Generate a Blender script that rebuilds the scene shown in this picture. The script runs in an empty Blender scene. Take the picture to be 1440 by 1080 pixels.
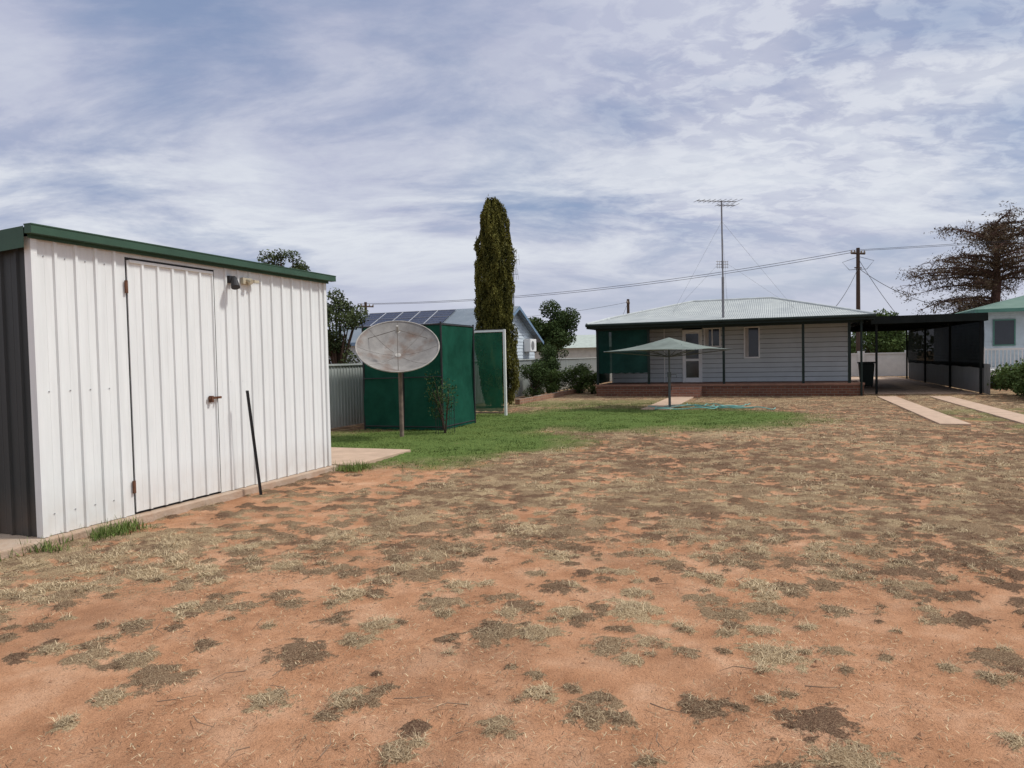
import bpy, math, random
import numpy as np
from mathutils import Vector, Matrix
random.seed(7); RNG=np.random.default_rng(11)
R=math.radians
scene=bpy.context.scene
COL=scene.collection

# ---------------------------------------------------------------- materials
def mat(name,col,rough=.8,var=.12,scale=3.0,metal=0.0,bump=0.0,bscale=40,col2=None,coord='Object',detail=4,stretch=None,spec=.3):
    m=bpy.data.materials.new(name); m.use_nodes=True
    nt=m.node_tree; N=nt.nodes; L=nt.links
    b=N['Principled BSDF']; b.inputs['Roughness'].default_value=rough; b.inputs['Metallic'].default_value=metal
    b.inputs['Specular IOR Level'].default_value=spec
    tc=N.new('ShaderNodeTexCoord'); src=tc.outputs[coord]
    if stretch:
        mp=N.new('ShaderNodeMapping'); mp.inputs['Scale'].default_value=stretch
        L.new(src,mp.inputs['Vector']); src=mp.outputs['Vector']
    n=N.new('ShaderNodeTexNoise'); n.inputs['Scale'].default_value=scale; n.inputs['Detail'].default_value=detail
    n.inputs['Roughness'].default_value=.65
    L.new(src,n.inputs['Vector'])
    r=N.new('ShaderNodeValToRGB'); r.color_ramp.elements[0].position=.3; r.color_ramp.elements[1].position=.7
    c=Vector(col)
    if col2 is None:
        r.color_ramp.elements[0].color=(*(c*(1-var)),1); r.color_ramp.elements[1].color=(*(c*(1+var)),1)
    else:
        r.color_ramp.elements[0].color=(*col,1); r.color_ramp.elements[1].color=(*col2,1)
    L.new(n.outputs['Fac'],r.inputs['Fac']); L.new(r.outputs['Color'],b.inputs['Base Color'])
    if bump>0:
        n2=N.new('ShaderNodeTexNoise'); n2.inputs['Scale'].default_value=bscale; n2.inputs['Detail'].default_value=3
        L.new(src,n2.inputs['Vector'])
        bp=N.new('ShaderNodeBump'); bp.inputs['Strength'].default_value=bump; bp.inputs['Distance'].default_value=.02
        L.new(n2.outputs['Fac'],bp.inputs['Height']); L.new(bp.outputs['Normal'],b.inputs['Normal'])
    m['rampnode']=r.name
    return m

def mat_painted_metal(name,col,dirt=(.35,.2,.1),z0=.0,z1=.5,amt=.5,rough=.5,streak=.1):
    m=mat(name,col,rough,streak,2.0,stretch=(6,6,.5))
    nt=m.node_tree;N=nt.nodes;L=nt.links;b=N['Principled BSDF'];r=N[m['rampnode']]
    g=N.new('ShaderNodeNewGeometry'); s=N.new('ShaderNodeSeparateXYZ'); L.new(g.outputs['Position'],s.inputs[0])
    mr=N.new('ShaderNodeMapRange'); mr.inputs[1].default_value=z0; mr.inputs[2].default_value=z1; mr.inputs[3].default_value=amt; mr.inputs[4].default_value=0
    L.new(s.outputs['Z'],mr.inputs[0])
    n=N.new('ShaderNodeTexNoise'); n.inputs['Scale'].default_value=7; n.inputs['Detail'].default_value=5
    L.new(g.outputs['Position'],n.inputs['Vector'])
    mu=N.new('ShaderNodeMath'); mu.operation='MULTIPLY'; L.new(mr.outputs[0],mu.inputs[0]); L.new(n.outputs['Fac'],mu.inputs[1])
    ml=N.new('ShaderNodeMath'); ml.operation='MULTIPLY'; ml.inputs[1].default_value=1.6; ml.use_clamp=True; L.new(mu.outputs[0],ml.inputs[0])
    mx=N.new('ShaderNodeMixRGB'); mx.inputs[2].default_value=(*dirt,1)
    L.new(ml.outputs[0],mx.inputs[0]); L.new(r.outputs['Color'],mx.inputs[1]); L.new(mx.outputs[0],b.inputs['Base Color'])
    return m

def mat_leaf(name,dark,light,rough=.6,attr='v'):
    m=bpy.data.materials.new(name); m.use_nodes=True
    nt=m.node_tree;N=nt.nodes;L=nt.links;b=N['Principled BSDF']; b.inputs['Roughness'].default_value=rough
    b.inputs['Specular IOR Level'].default_value=.1
    a=N.new('ShaderNodeAttribute'); a.attribute_name=attr
    r=N.new('ShaderNodeValToRGB'); r.color_ramp.elements[0].color=(*dark,1); r.color_ramp.elements[1].color=(*light,1)
    L.new(a.outputs['Fac'],r.inputs['Fac']); L.new(r.outputs['Color'],b.inputs['Base Color'])
    return m

def mat_brick(name,c1,c2,mortar,scale=1.0):
    m=bpy.data.materials.new(name); m.use_nodes=True
    nt=m.node_tree;N=nt.nodes;L=nt.links;b=N['Principled BSDF']; b.inputs['Roughness'].default_value=.9
    b.inputs['Specular IOR Level'].default_value=.2
    g=N.new('ShaderNodeNewGeometry'); s=N.new('ShaderNodeSeparateXYZ'); L.new(g.outputs['Position'],s.inputs[0])
    ad=N.new('ShaderNodeMath'); L.new(s.outputs['X'],ad.inputs[0]); L.new(s.outputs['Y'],ad.inputs[1])
    c=N.new('ShaderNodeCombineXYZ'); L.new(ad.outputs[0],c.inputs[0]); L.new(s.outputs['Z'],c.inputs[1])
    br=N.new('ShaderNodeTexBrick'); L.new(c.outputs[0],br.inputs['Vector']); br.inputs['Scale'].default_value=scale
    br.inputs['Color1'].default_value=(*c1,1); br.inputs['Color2'].default_value=(*c2,1); br.inputs['Mortar'].default_value=(*mortar,1)
    br.inputs['Brick Width'].default_value=.24; br.inputs['Row Height'].default_value=.085; br.inputs['Mortar Size'].default_value=.008
    L.new(br.outputs['Color'],b.inputs['Base Color'])
    return m

def mat_corr(name,col,axis='X',pitch=.076,rough=.45,metal=.0,var=.15,strength=.8,col2=None):
    m=mat(name,col,rough,var,1.3,metal,col2=col2)
    nt=m.node_tree;N=nt.nodes;L=nt.links;b=N['Principled BSDF']
    g=N.new('ShaderNodeNewGeometry'); s=N.new('ShaderNodeSeparateXYZ'); L.new(g.outputs['Position'],s.inputs[0])
    mu=N.new('ShaderNodeMath'); mu.operation='MULTIPLY'; mu.inputs[1].default_value=2*math.pi/pitch; L.new(s.outputs[axis],mu.inputs[0])
    si=N.new('ShaderNodeMath'); si.operation='SINE'; L.new(mu.outputs[0],si.inputs[0])
    bp=N.new('ShaderNodeBump'); bp.inputs['Strength'].default_value=strength; bp.inputs['Distance'].default_value=.012
    L.new(si.outputs[0],bp.inputs['Height']); L.new(bp.outputs['Normal'],b.inputs['Normal'])
    return m

# ---------------------------------------------------------------- builders
def empty(name,loc=(0,0,0)):
    o=bpy.data.objects.new(name,None); o.location=loc; o.empty_display_size=.2; COL.objects.link(o); return o

class MB:
    def __init__(s): s.v=[];s.f=[];s.m=[]
    def face(s,pts,mi=0):
        b=len(s.v); s.v+= [tuple(p) for p in pts]; s.f.append(tuple(range(b,b+len(pts)))); s.m.append(mi)
    def box(s,x0,x1,y0,y1,z0,z1,mi=0):
        b=len(s.v)
        s.v+=[(x0,y0,z0),(x1,y0,z0),(x1,y1,z0),(x0,y1,z0),(x0,y0,z1),(x1,y0,z1),(x1,y1,z1),(x0,y1,z1)]
        for q in ((0,3,2,1),(4,5,6,7),(0,1,5,4),(1,2,6,5),(2,3,7,6),(3,0,4,7)):
            s.f.append(tuple(b+i for i in q)); s.m.append(mi)
    def tube(s,pts,rad,n=8,mi=0,cap=True):
        pts=[Vector(p) for p in pts]
        if not hasattr(rad,'__len__'): rad=[rad]*len(pts)
        b=len(s.v); prev=None
        for i,p in enumerate(pts):
            d=(pts[min(i+1,len(pts)-1)]-pts[max(i-1,0)])
            if d.length<1e-9: d=Vector((0,0,1))
            d.normalize()
            if prev is None:
                u=d.orthogonal().normalized()
            else:
                u=(prev-d*prev.dot(d))
                u=u.normalized() if u.length>1e-6 else d.orthogonal().normalized()
            prev=u; w=d.cross(u)
            for k in range(n):
                a=2*math.pi*k/n
                q=p+(u*math.cos(a)+w*math.sin(a))*rad[i]; s.v.append(tuple(q))
        for i in range(len(pts)-1):
            for k in range(n):
                k2=(k+1)%n
                s.f.append((b+i*n+k,b+i*n+k2,b+(i+1)*n+k2,b+(i+1)*n+k)); s.m.append(mi)
        if cap:
            s.f.append(tuple(b+k for k in reversed(range(n)))); s.m.append(mi)
            e=b+(len(pts)-1)*n; s.f.append(tuple(e+k for k in range(n))); s.m.append(mi)
    def ribbed(s,a,b_,z0,z1a,z1b,nrm,pitch=.19,rib=.035,depth=.02,mi=0,swage=True):
        """vertical sheet from a to b_ with trapezoid ribs standing out along nrm"""
        a=Vector((a[0],a[1]));b2=Vector((b_[0],b_[1]));n=Vector(nrm); L=(b2-a).length; d=(b2-a)/L
        prof=[]; x=0
        while x<L:
            prof+= [(x,0),(x+pitch*.38,0)]
            if swage: prof+=[(x+pitch*.40,depth*.10),(x+pitch*.43,depth*.10),(x+pitch*.45,0)]
            prof+=[(x+pitch-rib*1.4,0),(x+pitch-rib*1.2,depth),(x+pitch-rib*.45,depth),(x+pitch-rib*.25,0)]
            x+=pitch
        prof=[p for p in prof if p[0]<L]+[(L,0)]
        base=len(s.v)
        for (q,o) in prof:
            P=a+d*q+n*o; t=q/L
            s.v.append((P.x,P.y,z0)); s.v.append((P.x,P.y,z1a+(z1b-z1a)*t))
        for i in range(len(prof)-1):
            k=base+2*i; s.f.append((k,k+2,k+3,k+1)); s.m.append(mi)
    def obj(s,name,mats,parent=None,smooth=False,bevel=0):
        me=bpy.data.meshes.new(name); me.from_pydata(s.v,[],s.f)
        for m in (mats if isinstance(mats,(list,tuple)) else [mats]): me.materials.append(m)
        me.polygons.foreach_set('material_index',s.m)
        if smooth: me.polygons.foreach_set('use_smooth',[True]*len(s.f))
        me.update()
        o=bpy.data.objects.new(name,me); COL.objects.link(o)
        if parent: o.parent=parent; o.matrix_parent_inverse=Matrix.Translation(-Vector(parent.location))
        if bevel:
            bv=o.modifiers.new('b','BEVEL'); bv.width=bevel; bv.segments=2; bv.limit_method='ANGLE'
        return o

def npmesh(name,V,F,mats,attr=None,parent=None,smooth=False):
    me=bpy.data.meshes.new(name); k=F.shape[1]
    me.vertices.add(len(V)); me.vertices.foreach_set('co',V.astype(np.float32).ravel())
    me.loops.add(F.size); me.loops.foreach_set('vertex_index',F.astype(np.int32).ravel())
    me.polygons.add(len(F)); me.polygons.foreach_set('loop_start',np.arange(0,F.size,k,dtype=np.int32))
    if smooth: me.polygons.foreach_set('use_smooth',np.ones(len(F),dtype=bool))
    me.update(calc_edges=True); me.validate()
    if attr:
        for n,a in attr.items():
            at=me.attributes.new(n,'FLOAT','POINT'); at.data.foreach_set('value',a.astype(np.float32).ravel())
    for m in (mats if isinstance(mats,(list,tuple)) else [mats]): me.materials.append(m)
    o=bpy.data.objects.new(name,me); COL.objects.link(o)
    if parent: o.parent=parent; o.matrix_parent_inverse=Matrix.Translation(-Vector(parent.location))
    return o

def leaf_mesh(name,P,size,shade,material,parent=None,aspect=.45,up=0.0):
    n=len(P); d=RNG.normal(size=(n,3)); d[:,2]+=up; d/=np.linalg.norm(d,axis=1)[:,None]
    e=RNG.normal(size=(n,3)); e-=d*(e*d).sum(1)[:,None]; e/=np.linalg.norm(e,axis=1)[:,None]
    s=size[:,None]
    V=np.stack([P-d*s*.5,P+e*s*aspect*.5,P+d*s*.5,P-e*s*aspect*.5],1).reshape(-1,3)
    F=np.arange(4*n).reshape(n,4)
    return npmesh(name,V,F,material,{'v':np.repeat(np.clip(shade,0,1),4)},parent)

def blob_points(centres,radii,n):
    c=np.array(centres);r=np.array(radii); w=r**2; idx=RNG.choice(len(c),size=n,p=w/w.sum())
    d=RNG.normal(size=(n,3)); d/=np.linalg.norm(d,axis=1)[:,None]
    rr=r[idx]*(RNG.random(n)**.35)
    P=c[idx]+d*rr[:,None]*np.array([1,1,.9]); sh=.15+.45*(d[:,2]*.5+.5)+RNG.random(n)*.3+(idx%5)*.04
    return P,sh

def vnoise(x,y,seed=0):
    xi=np.floor(x).astype(np.int64); yi=np.floor(y).astype(np.int64); xf=x-xi; yf=y-yi
    def h(a,b):
        n=(a*374761393+b*668265263+seed*974634777)&0xffffffff
        n=((n^(n>>13))*1274126177)&0xffffffff; n=n^(n>>16)
        return (n&0xffff)/65535.0
    u=xf*xf*(3-2*xf); v=yf*yf*(3-2*yf)
    return (h(xi,yi)*(1-u)+h(xi+1,yi)*u)*(1-v)+(h(xi,yi+1)*(1-u)+h(xi+1,yi+1)*u)*v
def fbm(x,y,sc,oct=4,seed=0,g=.5):
    a=1;t=0;s=0
    for i in range(oct):
        t=t+a*vnoise(x*sc*2**i,y*sc*2**i,seed+i*17); s+=a; a*=g
    return t/s
def sst(a,b,x):
    t=np.clip((x-a)/(b-a),0,1); return t*t*(3-2*t)

# ---------------------------------------------------------------- GROUND
def axis_pts(a,b,fine,lo,hi,g=1.035):
    pts=list(np.arange(a,b+fine*.5,fine)); step=fine
    x=pts[-1]
    while x<hi: step*=g; x+=step; pts.append(x)
    step=fine; x=pts[0]; pre=[]
    while x>lo: step*=g; x-=step; pre.append(x)
    return np.array(pre[::-1]+pts)
xs=axis_pts(-6.6,3.4,.021,-500,500,1.017)
ys=axis_pts(1.0,9.0,.021,-60,900,1.010)
X,Y=np.meshgrid(xs,ys)
def lawn_mask(X,Y):
    wx=X+(fbm(X,Y,.9,3,5)-.5)*1.8; wy=Y+(fbm(X,Y,.9,3,9)-.5)*1.8
    def el(cx,cy,rx,ry): return np.sqrt(((wx-cx)/rx)**2+((wy-cy)/ry)**2)
    a=1-sst(.68,1.1,el(-6.1,11.6,3.2,3.4)); b=1-sst(.62,1.12,el(-3.1,17.3,4.5,3.5)); c=1-sst(.7,1.1,el(-6.2,15.4,2.6,3.2))
    g=np.maximum(np.maximum(a,b),c)
    e=1-sst(.6,1.1,el(4.9,18,1.8,4)); 
    g=np.maximum(g,.5*e*sst(.35,.6,fbm(X,Y,2,3,3)))
    f=1-sst(.5,1.1,el(-5,22,4,2.5))
    g=np.maximum(g,.45*f)
    return g
def green_mask(X,Y):
    g=lawn_mask(X,Y)
    return g*sst(.33,.58,fbm(X,Y,3.2,5,8,.6)+.31*g)
def cover_mask(X,Y):
    D=np.hypot(X,Y)
    c=.36+.50*sst(3.3,7.5,D)
    c=c+(fbm(X,Y,.55,3,31)-.5)*.85
    bare=sst(-6.2,-5.2,X)*(1-sst(-4.4,-3.4,X))*sst(4.3,5.5,Y)*(1-sst(8.2,9.5,Y))
    c-=bare*.9
    straw=(1-sst(-5.0,-4.0,X))*(1-sst(4.4,5.4,Y)); c+=straw*.6
    return np.clip(c,0.06,1)
fineN=fbm(X,Y,18,4,77,.68); 
litter=np.zeros_like(X); strawA=np.zeros_like(X)
cand=46000
cx=RNG.uniform(-10,9,cand); cy=RNG.uniform(.8,27,cand)
keep=RNG.random(cand)<cover_mask(cx,cy)**1.2*.60
keep&=(cx*.35+cy*.94>0)
cx=cx[keep];cy=cy[keep]; cr=.026+.085*RNG.random(len(cx))**2.2
cs=np.clip(np.where(RNG.random(len(cx))<.40,RNG.normal(.70,.18,len(cx)),RNG.normal(.15,.14,len(cx)))+.8*(fbm(cx,cy,.5,2,44)-.5),0,1)
inst=(cx<-4.3)&(cy<5.2); cs[inst]=np.clip(cs[inst]+.35,0,1)
big=RNG.random(len(cx))<.07; cr[big]*=1.9
green_at=lawn_mask(cx,cy)
for x,y,r,s in zip(cx,cy,cr,cs):
    R2=r*2.1
    i0,i1=np.searchsorted(xs,[x-R2,x+R2]); j0,j1=np.searchsorted(ys,[y-R2,y+R2])
    if i1<=i0 or j1<=j0: continue
    sub=np.hypot(X[j0:j1,i0:i1]-x,(Y[j0:j1,i0:i1]-y))/r+(fineN[j0:j1,i0:i1]-.5)*3.4
    m=np.clip(1.45-sub,0,1)
    L0=litter[j0:j1,i0:i1]; upd=m>L0
    L0[upd]=m[upd]; S0=strawA[j0:j1,i0:i1]; S0[upd]=s
D=np.hypot(X,Y)
th=sst(.48,.57,fbm(X*.7,Y*1.0,7.5,4,101,.62)*.75+.25*fbm(X,Y,1.6,3,131)+.14*(cover_mask(X,Y)-.6))*sst(4,8,D)
strawA=np.where(litter<.1,np.clip(fbm(X,Y,5,4,55)*2.4-.85,0,1),strawA)
pale=sst(19,23,Y)*.5+.4*sst(.05,.4,lawn_mask(X,Y)); strawA=np.clip(strawA+.25*pale,0,1)
litter=np.maximum(litter,th*.9); litter=np.maximum(litter,.7*pale*sst(.4,.6,fineN+.12))
green=green_mask(X,Y)
Z=litter*.022*(.3+1.1*fineN)+(fbm(X,Y,2.5,4,91)-.5)*.036+(fbm(X,Y,9,3,94)-.5)*.012+(fbm(X,Y,30,2,92)-.5)*.007+green*.012
Z*= (1-sst(30,60,np.hypot(X,Y)))
Z-=.015
ny,nx=X.shape
V=np.stack([X,Y,Z],-1).reshape(-1,3)
idx=np.arange(nx*ny).reshape(ny,nx)
F=np.stack([idx[:-1,:-1],idx[:-1,1:],idx[1:,1:],idx[1:,:-1]],-1).reshape(-1,4)
gm=bpy.data.materials.new('ground_red_dirt'); gm.use_nodes=True
nt=gm.node_tree;N=nt.nodes;L=nt.links;b=N['Principled BSDF'];b.inputs['Roughness'].default_value=.95; b.inputs['Specular IOR Level'].default_value=.05
geo=N.new('ShaderNodeNewGeometry')
def noise(sc,det=4,ro=.6,dist=0):
    n=N.new('ShaderNodeTexNoise'); n.inputs['Scale'].default_value=sc; n.inputs['Detail'].default_value=det; n.inputs['Roughness'].default_value=ro; n.inputs['Distortion'].default_value=dist
    L.new(geo.outputs['Position'],n.inputs['Vector']); return n.outputs['Fac']
def ramp(f,*st):
    r=N.new('ShaderNodeValToRGB'); el=r.color_ramp.elements
    while len(el)<len(st): el.new(.5)
    for e,(p,c) in zip(el,st): e.position=p; e.color=(*c,1)
    L.new(f,r.inputs['Fac']); return r.outputs['Color']
def mixc(f,a,b_,t='MIX'):
    m=N.new('ShaderNodeMixRGB'); m.blend_type=t
    if isinstance(f,float): m.inputs[0].default_value=f
    else: L.new(f,m.inputs[0])
    L.new(a,m.inputs[1]); L.new(b_,m.inputs[2]); return m.outputs[0]
def at(n):
    a=N.new('ShaderNodeAttribute'); a.attribute_name=n; return a.outputs['Fac']
def mth(op,a,b_,clamp=True):
    m=N.new('ShaderNodeMath'); m.operation=op; m.use_clamp=clamp
    for i,q in enumerate((a,b_)):
        if isinstance(q,(int,float)): m.inputs[i].default_value=q
        else: L.new(q,m.inputs[i])
    return m.outputs[0]
def rgb(*c):
    n=N.new('ShaderNodeRGB'); n.outputs[0].default_value=(*c,1); return n.outputs[0]
n60=noise(55,3,.72); n130=noise(140,3,.75); n3=noise(2.6,5,.68)
dirt=ramp(n3,(.3,(.36,.180,.096)),(.5,(.49,.262,.148)),(.7,(.60,.365,.23)))
speck=ramp(n130,(.30,(.5,.44,.40)),(.45,(.97,.97,.97)),(.72,(1.15,1.13,1.1)))
dirt=mixc(.85,dirt,speck,'MULTIPLY')
stain=ramp(noise(1.1,5,.72),(.48,(0,0,0)),(.64,(.5,.5,.5)))
dirt=mixc(stain,dirt,rgb(.27,.145,.085))
thatch=ramp(n130,(.34,(.034,.021,.014)),(.5,(.110,.068,.045)),(.66,(.27,.19,.12)))
straw=ramp(n130,(.34,(.12,.078,.045)),(.5,(.35,.262,.15)),(.66,(.60,.49,.31)))
dead=mixc(at('straw'),thatch,straw)
edge=mth('ADD',at('litter'),mth('MULTIPLY',mth('SUBTRACT',n60,.5,False),1.7,False),False)
lf=N.new('ShaderNodeMapRange'); lf.inputs[1].default_value=.18; lf.inputs[2].default_value=.46; L.new(edge,lf.inputs[0])
base=mixc(mth('MULTIPLY',lf.outputs[0],.9),dirt,dead)
gr=ramp(n60,(.3,(.045,.075,.02)),(.5,(.10,.155,.04)),(.7,(.20,.24,.075)))
base=mixc(at('green'),base,gr)
L.new(base,b.inputs['Base Color'])
bp=N.new('ShaderNodeBump'); bp.inputs['Strength'].default_value=.9; bp.inputs['Distance'].default_value=.016
L.new(mth('ADD',n60,mth('MULTIPLY',n130,.5,False),False),bp.inputs['Height']); L.new(bp.outputs['Normal'],b.inputs['Normal'])
ground=npmesh('ground',V,F,gm,{'litter':litter.ravel(),'straw':strawA.ravel(),'green':green.ravel()},smooth=True)

# ---- blades
def blades(name,bx,by,length,width,lean,shade,material,z0=0.0):
    n=len(bx); a=RNG.uniform(0,2*np.pi,n); dx=np.cos(a);dy=np.sin(a)
    a2=a+RNG.normal(0,.5,n); ex=np.cos(a2);ey=np.sin(a2)
    px=-dy;py=dx
    h1=length*.55*np.cos(np.minimum(lean*.8,1.5)); o1=length*.55*np.sin(lean*.8)
    h2=h1+length*.45*np.cos(lean*1.2); o2=length*.45*np.sin(np.minimum(lean*1.2,1.57))
    h2=np.maximum(h2,.004)
    w=width*.5
    z0=np.broadcast_to(z0,(n,))
    def P(o,q,h,ww): return np.stack([bx+dx*o+ex*q+px*ww,by+dy*o+ey*q+py*ww,z0+h],-1)
    o_=0*h1
    V=np.stack([P(0,0,o_,-w),P(0,0,o_,w),P(o1,0,h1,w*.8),P(o1,0,h1,-w*.8),P(o1,o2,h2,w*.15),P(o1,o2,h2,-w*.15)],1).reshape(-1,3)
    i=np.arange(n)[:,None]*6
    F=np.concatenate([i+np.array([[0,1,2,3]]),i+np.array([[3,2,4,5]])])
    return npmesh(name,V,F,material,{'v':np.repeat(shade,6)})
m_dry=mat_leaf('dry_grass_blades',(.085,.048,.030),(.68,.54,.34),.9)
m_green=mat_leaf('green_grass_blades',(.05,.085,.02),(.22,.28,.08),.8)
bx=[];by=[];bl=[];bw=[];bs=[];le=[]
for x,y,r,s,g in zip(cx,cy,cr,cs,green_at):
    depth=-.35*x+.937*y; lat=(.937*x+.35*y)
    if depth<1.5 or abs(lat)>depth*.85+.5: continue
    d=math.hypot(x,y)
    if g>.75: continue
    if x<-5.8 and y>4: continue
    dens=(210 if d<4.5 else 100 if d<7 else 34 if d<12 else 10)
    k=int(dens*(r/.1)**1.4*(.4+.8*s))+3
    rr=r*.9*np.sqrt(RNG.random(k)); a=RNG.uniform(0,6.283,k)
    bx.append(x+rr*np.cos(a)); by.append(y+rr*np.sin(a))
    wmul=1 if d<4.5 else 1.5 if d<8 else 2.4 if d<12 else 3.5
    bl.append(RNG.uniform(.018,.062,k)*(.7+.55*s)); bw.append(RNG.uniform(.0014,.0030,k)*wmul)
    bs.append(np.clip(RNG.normal(.10+.62*s,.26,k),0,1)); le.append(np.clip(RNG.normal(1.32,.24,k),.4,1.6))
k=30000; a=R(20.5)+RNG.uniform(-.66,.66,k); d=2.0+10*RNG.random(k)**1.3
lx=-np.sin(a)*d; ly=np.cos(a)*d; ok=(fbm(lx,ly,1.3,4,201)>.45)&~((lx<-5.7)&(ly>4)); lx=lx[ok];ly=ly[ok];k=len(lx)
bx.append(lx);by.append(ly);bl.append(RNG.uniform(.012,.04,k));bw.append(RNG.uniform(.0015,.003,k)*(1+.12*np.hypot(lx,ly)));bs.append(RNG.random(k)**1.6);le.append(np.full(k,1.52))
bx=np.concatenate(bx);by=np.concatenate(by)
blades('dry_grass',bx,by,np.concatenate(bl),np.concatenate(bw),np.concatenate(le),np.concatenate(bs),m_dry,-.004)
n=250000; gx=RNG.uniform(-9.3,2.0,n); gy=RNG.uniform(7.3,22.5,n); gmk=green_mask(gx,gy)
k=(RNG.random(n)<gmk*.8)
inslab=(gx<-5.5)&(gy<10.3); k&=~inslab
gx=gx[k];gy=gy[k];n=len(gx)
sh=np.clip(RNG.normal(.48,.2,n)+(fbm(gx,gy,1.5,3,4)-.5)*1.4,0,1)
blades('lawn_grass',gx,gy,RNG.uniform(.018,.045,n),RNG.uniform(.006,.010,n),RNG.uniform(.3,1.2,n),sh,m_green,.0)
n=1900; q=RNG.random(n); wy=3.55+q*1.4; wx=-5.60+RNG.normal(0,.10,n)-.30*(wy<4.0)
k=fbm(wx,wy,5,2,3)>.40; wx=wx[k];wy=wy[k]
n2=700; wy=np.concatenate([wy,8.2+RNG.random(n2)*.5]); wx=np.concatenate([wx,-5.55+RNG.normal(0,.12,n2)]); n=len(wx)
blades('green_weeds',wx,wy,RNG.uniform(.04,.13,n),RNG.uniform(.004,.008,n),RNG.uniform(.1,1.2,n),RNG.random(n),m_green,.0)
mb=MB()
for i in range(60):
    d=random.uniform(2.6,8); a=random.uniform(-.62,.6)+R(-20.5); x=math.sin(a)*d;y=math.cos(a)*d
    if x<-5.3: continue
    th=random.uniform(0,6.28); l=random.uniform(.04,.2)
    p=[(x,y,.006),(x+math.cos(th)*l*.5,y+math.sin(th)*l*.5,.014),(x+math.cos(th+.3)*l,y+math.sin(th+.3)*l,.008)]
    mb.tube(p,[.0028,.0022,.001],5)
mb.obj('fallen_twigs',mat('twig',(.22,.15,.10),.9))
mb=MB()
for i in range(420):
    d=2.2+7*random.random()**1.2; a=random.uniform(-.62,.6)+R(-20.5); x=math.sin(a)*d;y=math.cos(a)*d
    if x<-5.4: continue
    r=random.uniform(.003,.010)*(1+ (random.random()<.06)); b0=len(mb.v)
    for q in ((1,0,0),(-1,0,0),(0,1,0),(0,-1,0),(0,0,.8),(0,0,-.6)): mb.v.append((x+q[0]*r*random.uniform(.7,1.3),y+q[1]*r*random.uniform(.7,1.3),.0+r*.3+q[2]*r))
    for f in ((0,2,4),(2,1,4),(1,3,4),(3,0,4)): mb.f.append(tuple(b0+k for k in f)); mb.m.append(0)
mb.obj('gravel_stones',mat('clod',(.34,.19,.11),.95,.3,30))

# ---------------------------------------------------------------- common materials
M_white=mat_painted_metal('white_sheet',(.79,.82,.81),dirt=(.50,.38,.28),z0=0,z1=.5,amt=.42,streak=.06,rough=.65)
M_greydark=mat_painted_metal('dark_grey_sheet',(.045,.05,.05),amt=.35,dirt=(.2,.12,.07))
M_green_trim=mat('green_trim',(.04,.09,.058),.5,.15)
M_conc_pink=mat('concrete_dusty',(.50,.36,.26),.9,.15,3,bump=.3,bscale=50)
M_dark=mat('dark_metal',(.03,.03,.032),.6,.2)
M_rust=mat('rusty_metal',(.13,.06,.035),.8,.4,12)
M_galv=mat('galvanised',(.42,.43,.44),.45,.15,8,metal=.4)
M_fence=mat_painted_metal('fence_sheet',(.42,.45,.43),dirt=(.3,.2,.13),amt=.4)
M_paintw=mat('white_paint',(.80,.80,.78),.5,.06)
M_glass=mat('window_glass',(.025,.03,.035),.08,.1,spec=.5)
M_wood_pole=mat('pole_timber',(.08,.055,.042),.9,.25,5,stretch=(4,4,.4),spec=.1)

# ---------------------------------------------------------------- SHED
sh=empty('garden_shed',(-7.3,6.2,0))
x1=-5.83;x0=-8.9;y0=4.20;y1=8.29;zt=2.60
mb=MB()
mb.ribbed((x1,y0+.03),(x1,5.11),.07,zt,zt,(1,0),.195,.032,.022)
mb.ribbed((x1,6.25),(x1,y1),.07,zt,zt,(1,0),.195,.032,.022)
mb.box(x1-.03,x1,5.11,6.25,2.545,zt)
mb.ribbed((x1,y1),(x0,y1),.07,zt,zt-.15,(0,1),.195)
mb.ribbed((x0,y1),(x0,y0),.07,zt-.15,zt-.15,(-1,0),.195)
mb.box(x1-.05,x1+.026,y0-.024,y0+.03,.07,zt); mb.box(x1-.05,x1+.026,y1-.03,y1+.022,.07,zt)
mb.obj('wall_sheets',M_white,sh)
mb=MB(); mb.ribbed((x0,y0),(x1-.05,y0),.07,zt-.15,zt,(0,-1),.195); mb.obj('side_wall',M_greydark,sh)
mb=MB(); mb.ribbed((x1+.004,5.135),(x1+.004,6.225),.09,2.515,2.515,(1,0),.185,.032,.020)
mb.box(x1-.02,x1+.012,5.122,5.14,.09,2.515); mb.box(x1-.02,x1+.012,6.215,6.232,.09,2.515)
mb.box(x1-.02,x1+.028,5.141,6.214,2.495,2.52)
mb.obj('door',M_white,sh)
mb=MB(); mb.box(x1-.03,x1-.021,5.09,6.27,.06,2.56)
mb.box(x1-.02,x1+.002,5.108,5.12,.08,2.545);mb.box(x1-.02,x1+.002,6.236,6.252,.08,2.545);mb.box(x1-.02,x1+.002,5.12,6.236,2.523,2.543)
mb.obj('door_gap',M_dark,sh)
mb=MB()
mb.box(x1+.012,x1+.030,5.085,5.11,2.2,2.32); mb.box(x1+.012,x1+.030,5.085,5.11,.28,.40)
mb.box(x1+.026,x1+.046,6.08,6.26,1.125,1.15); mb.box(x1+.014,x1+.056,6.10,6.13,1.09,1.16); mb.tube([(x1+.046,6.2,1.137),(x1+.085,6.2,1.137)],.009,6)
mb.obj('door_hardware',M_rust,sh)
mb=MB()
mb.face([(x0-.1,y0-.07,zt-.12),(x1+.1,y0-.07,zt+.045),(x1+.1,y1+.1,zt+.045),(x0-.1,y1+.1,zt-.12)])
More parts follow.
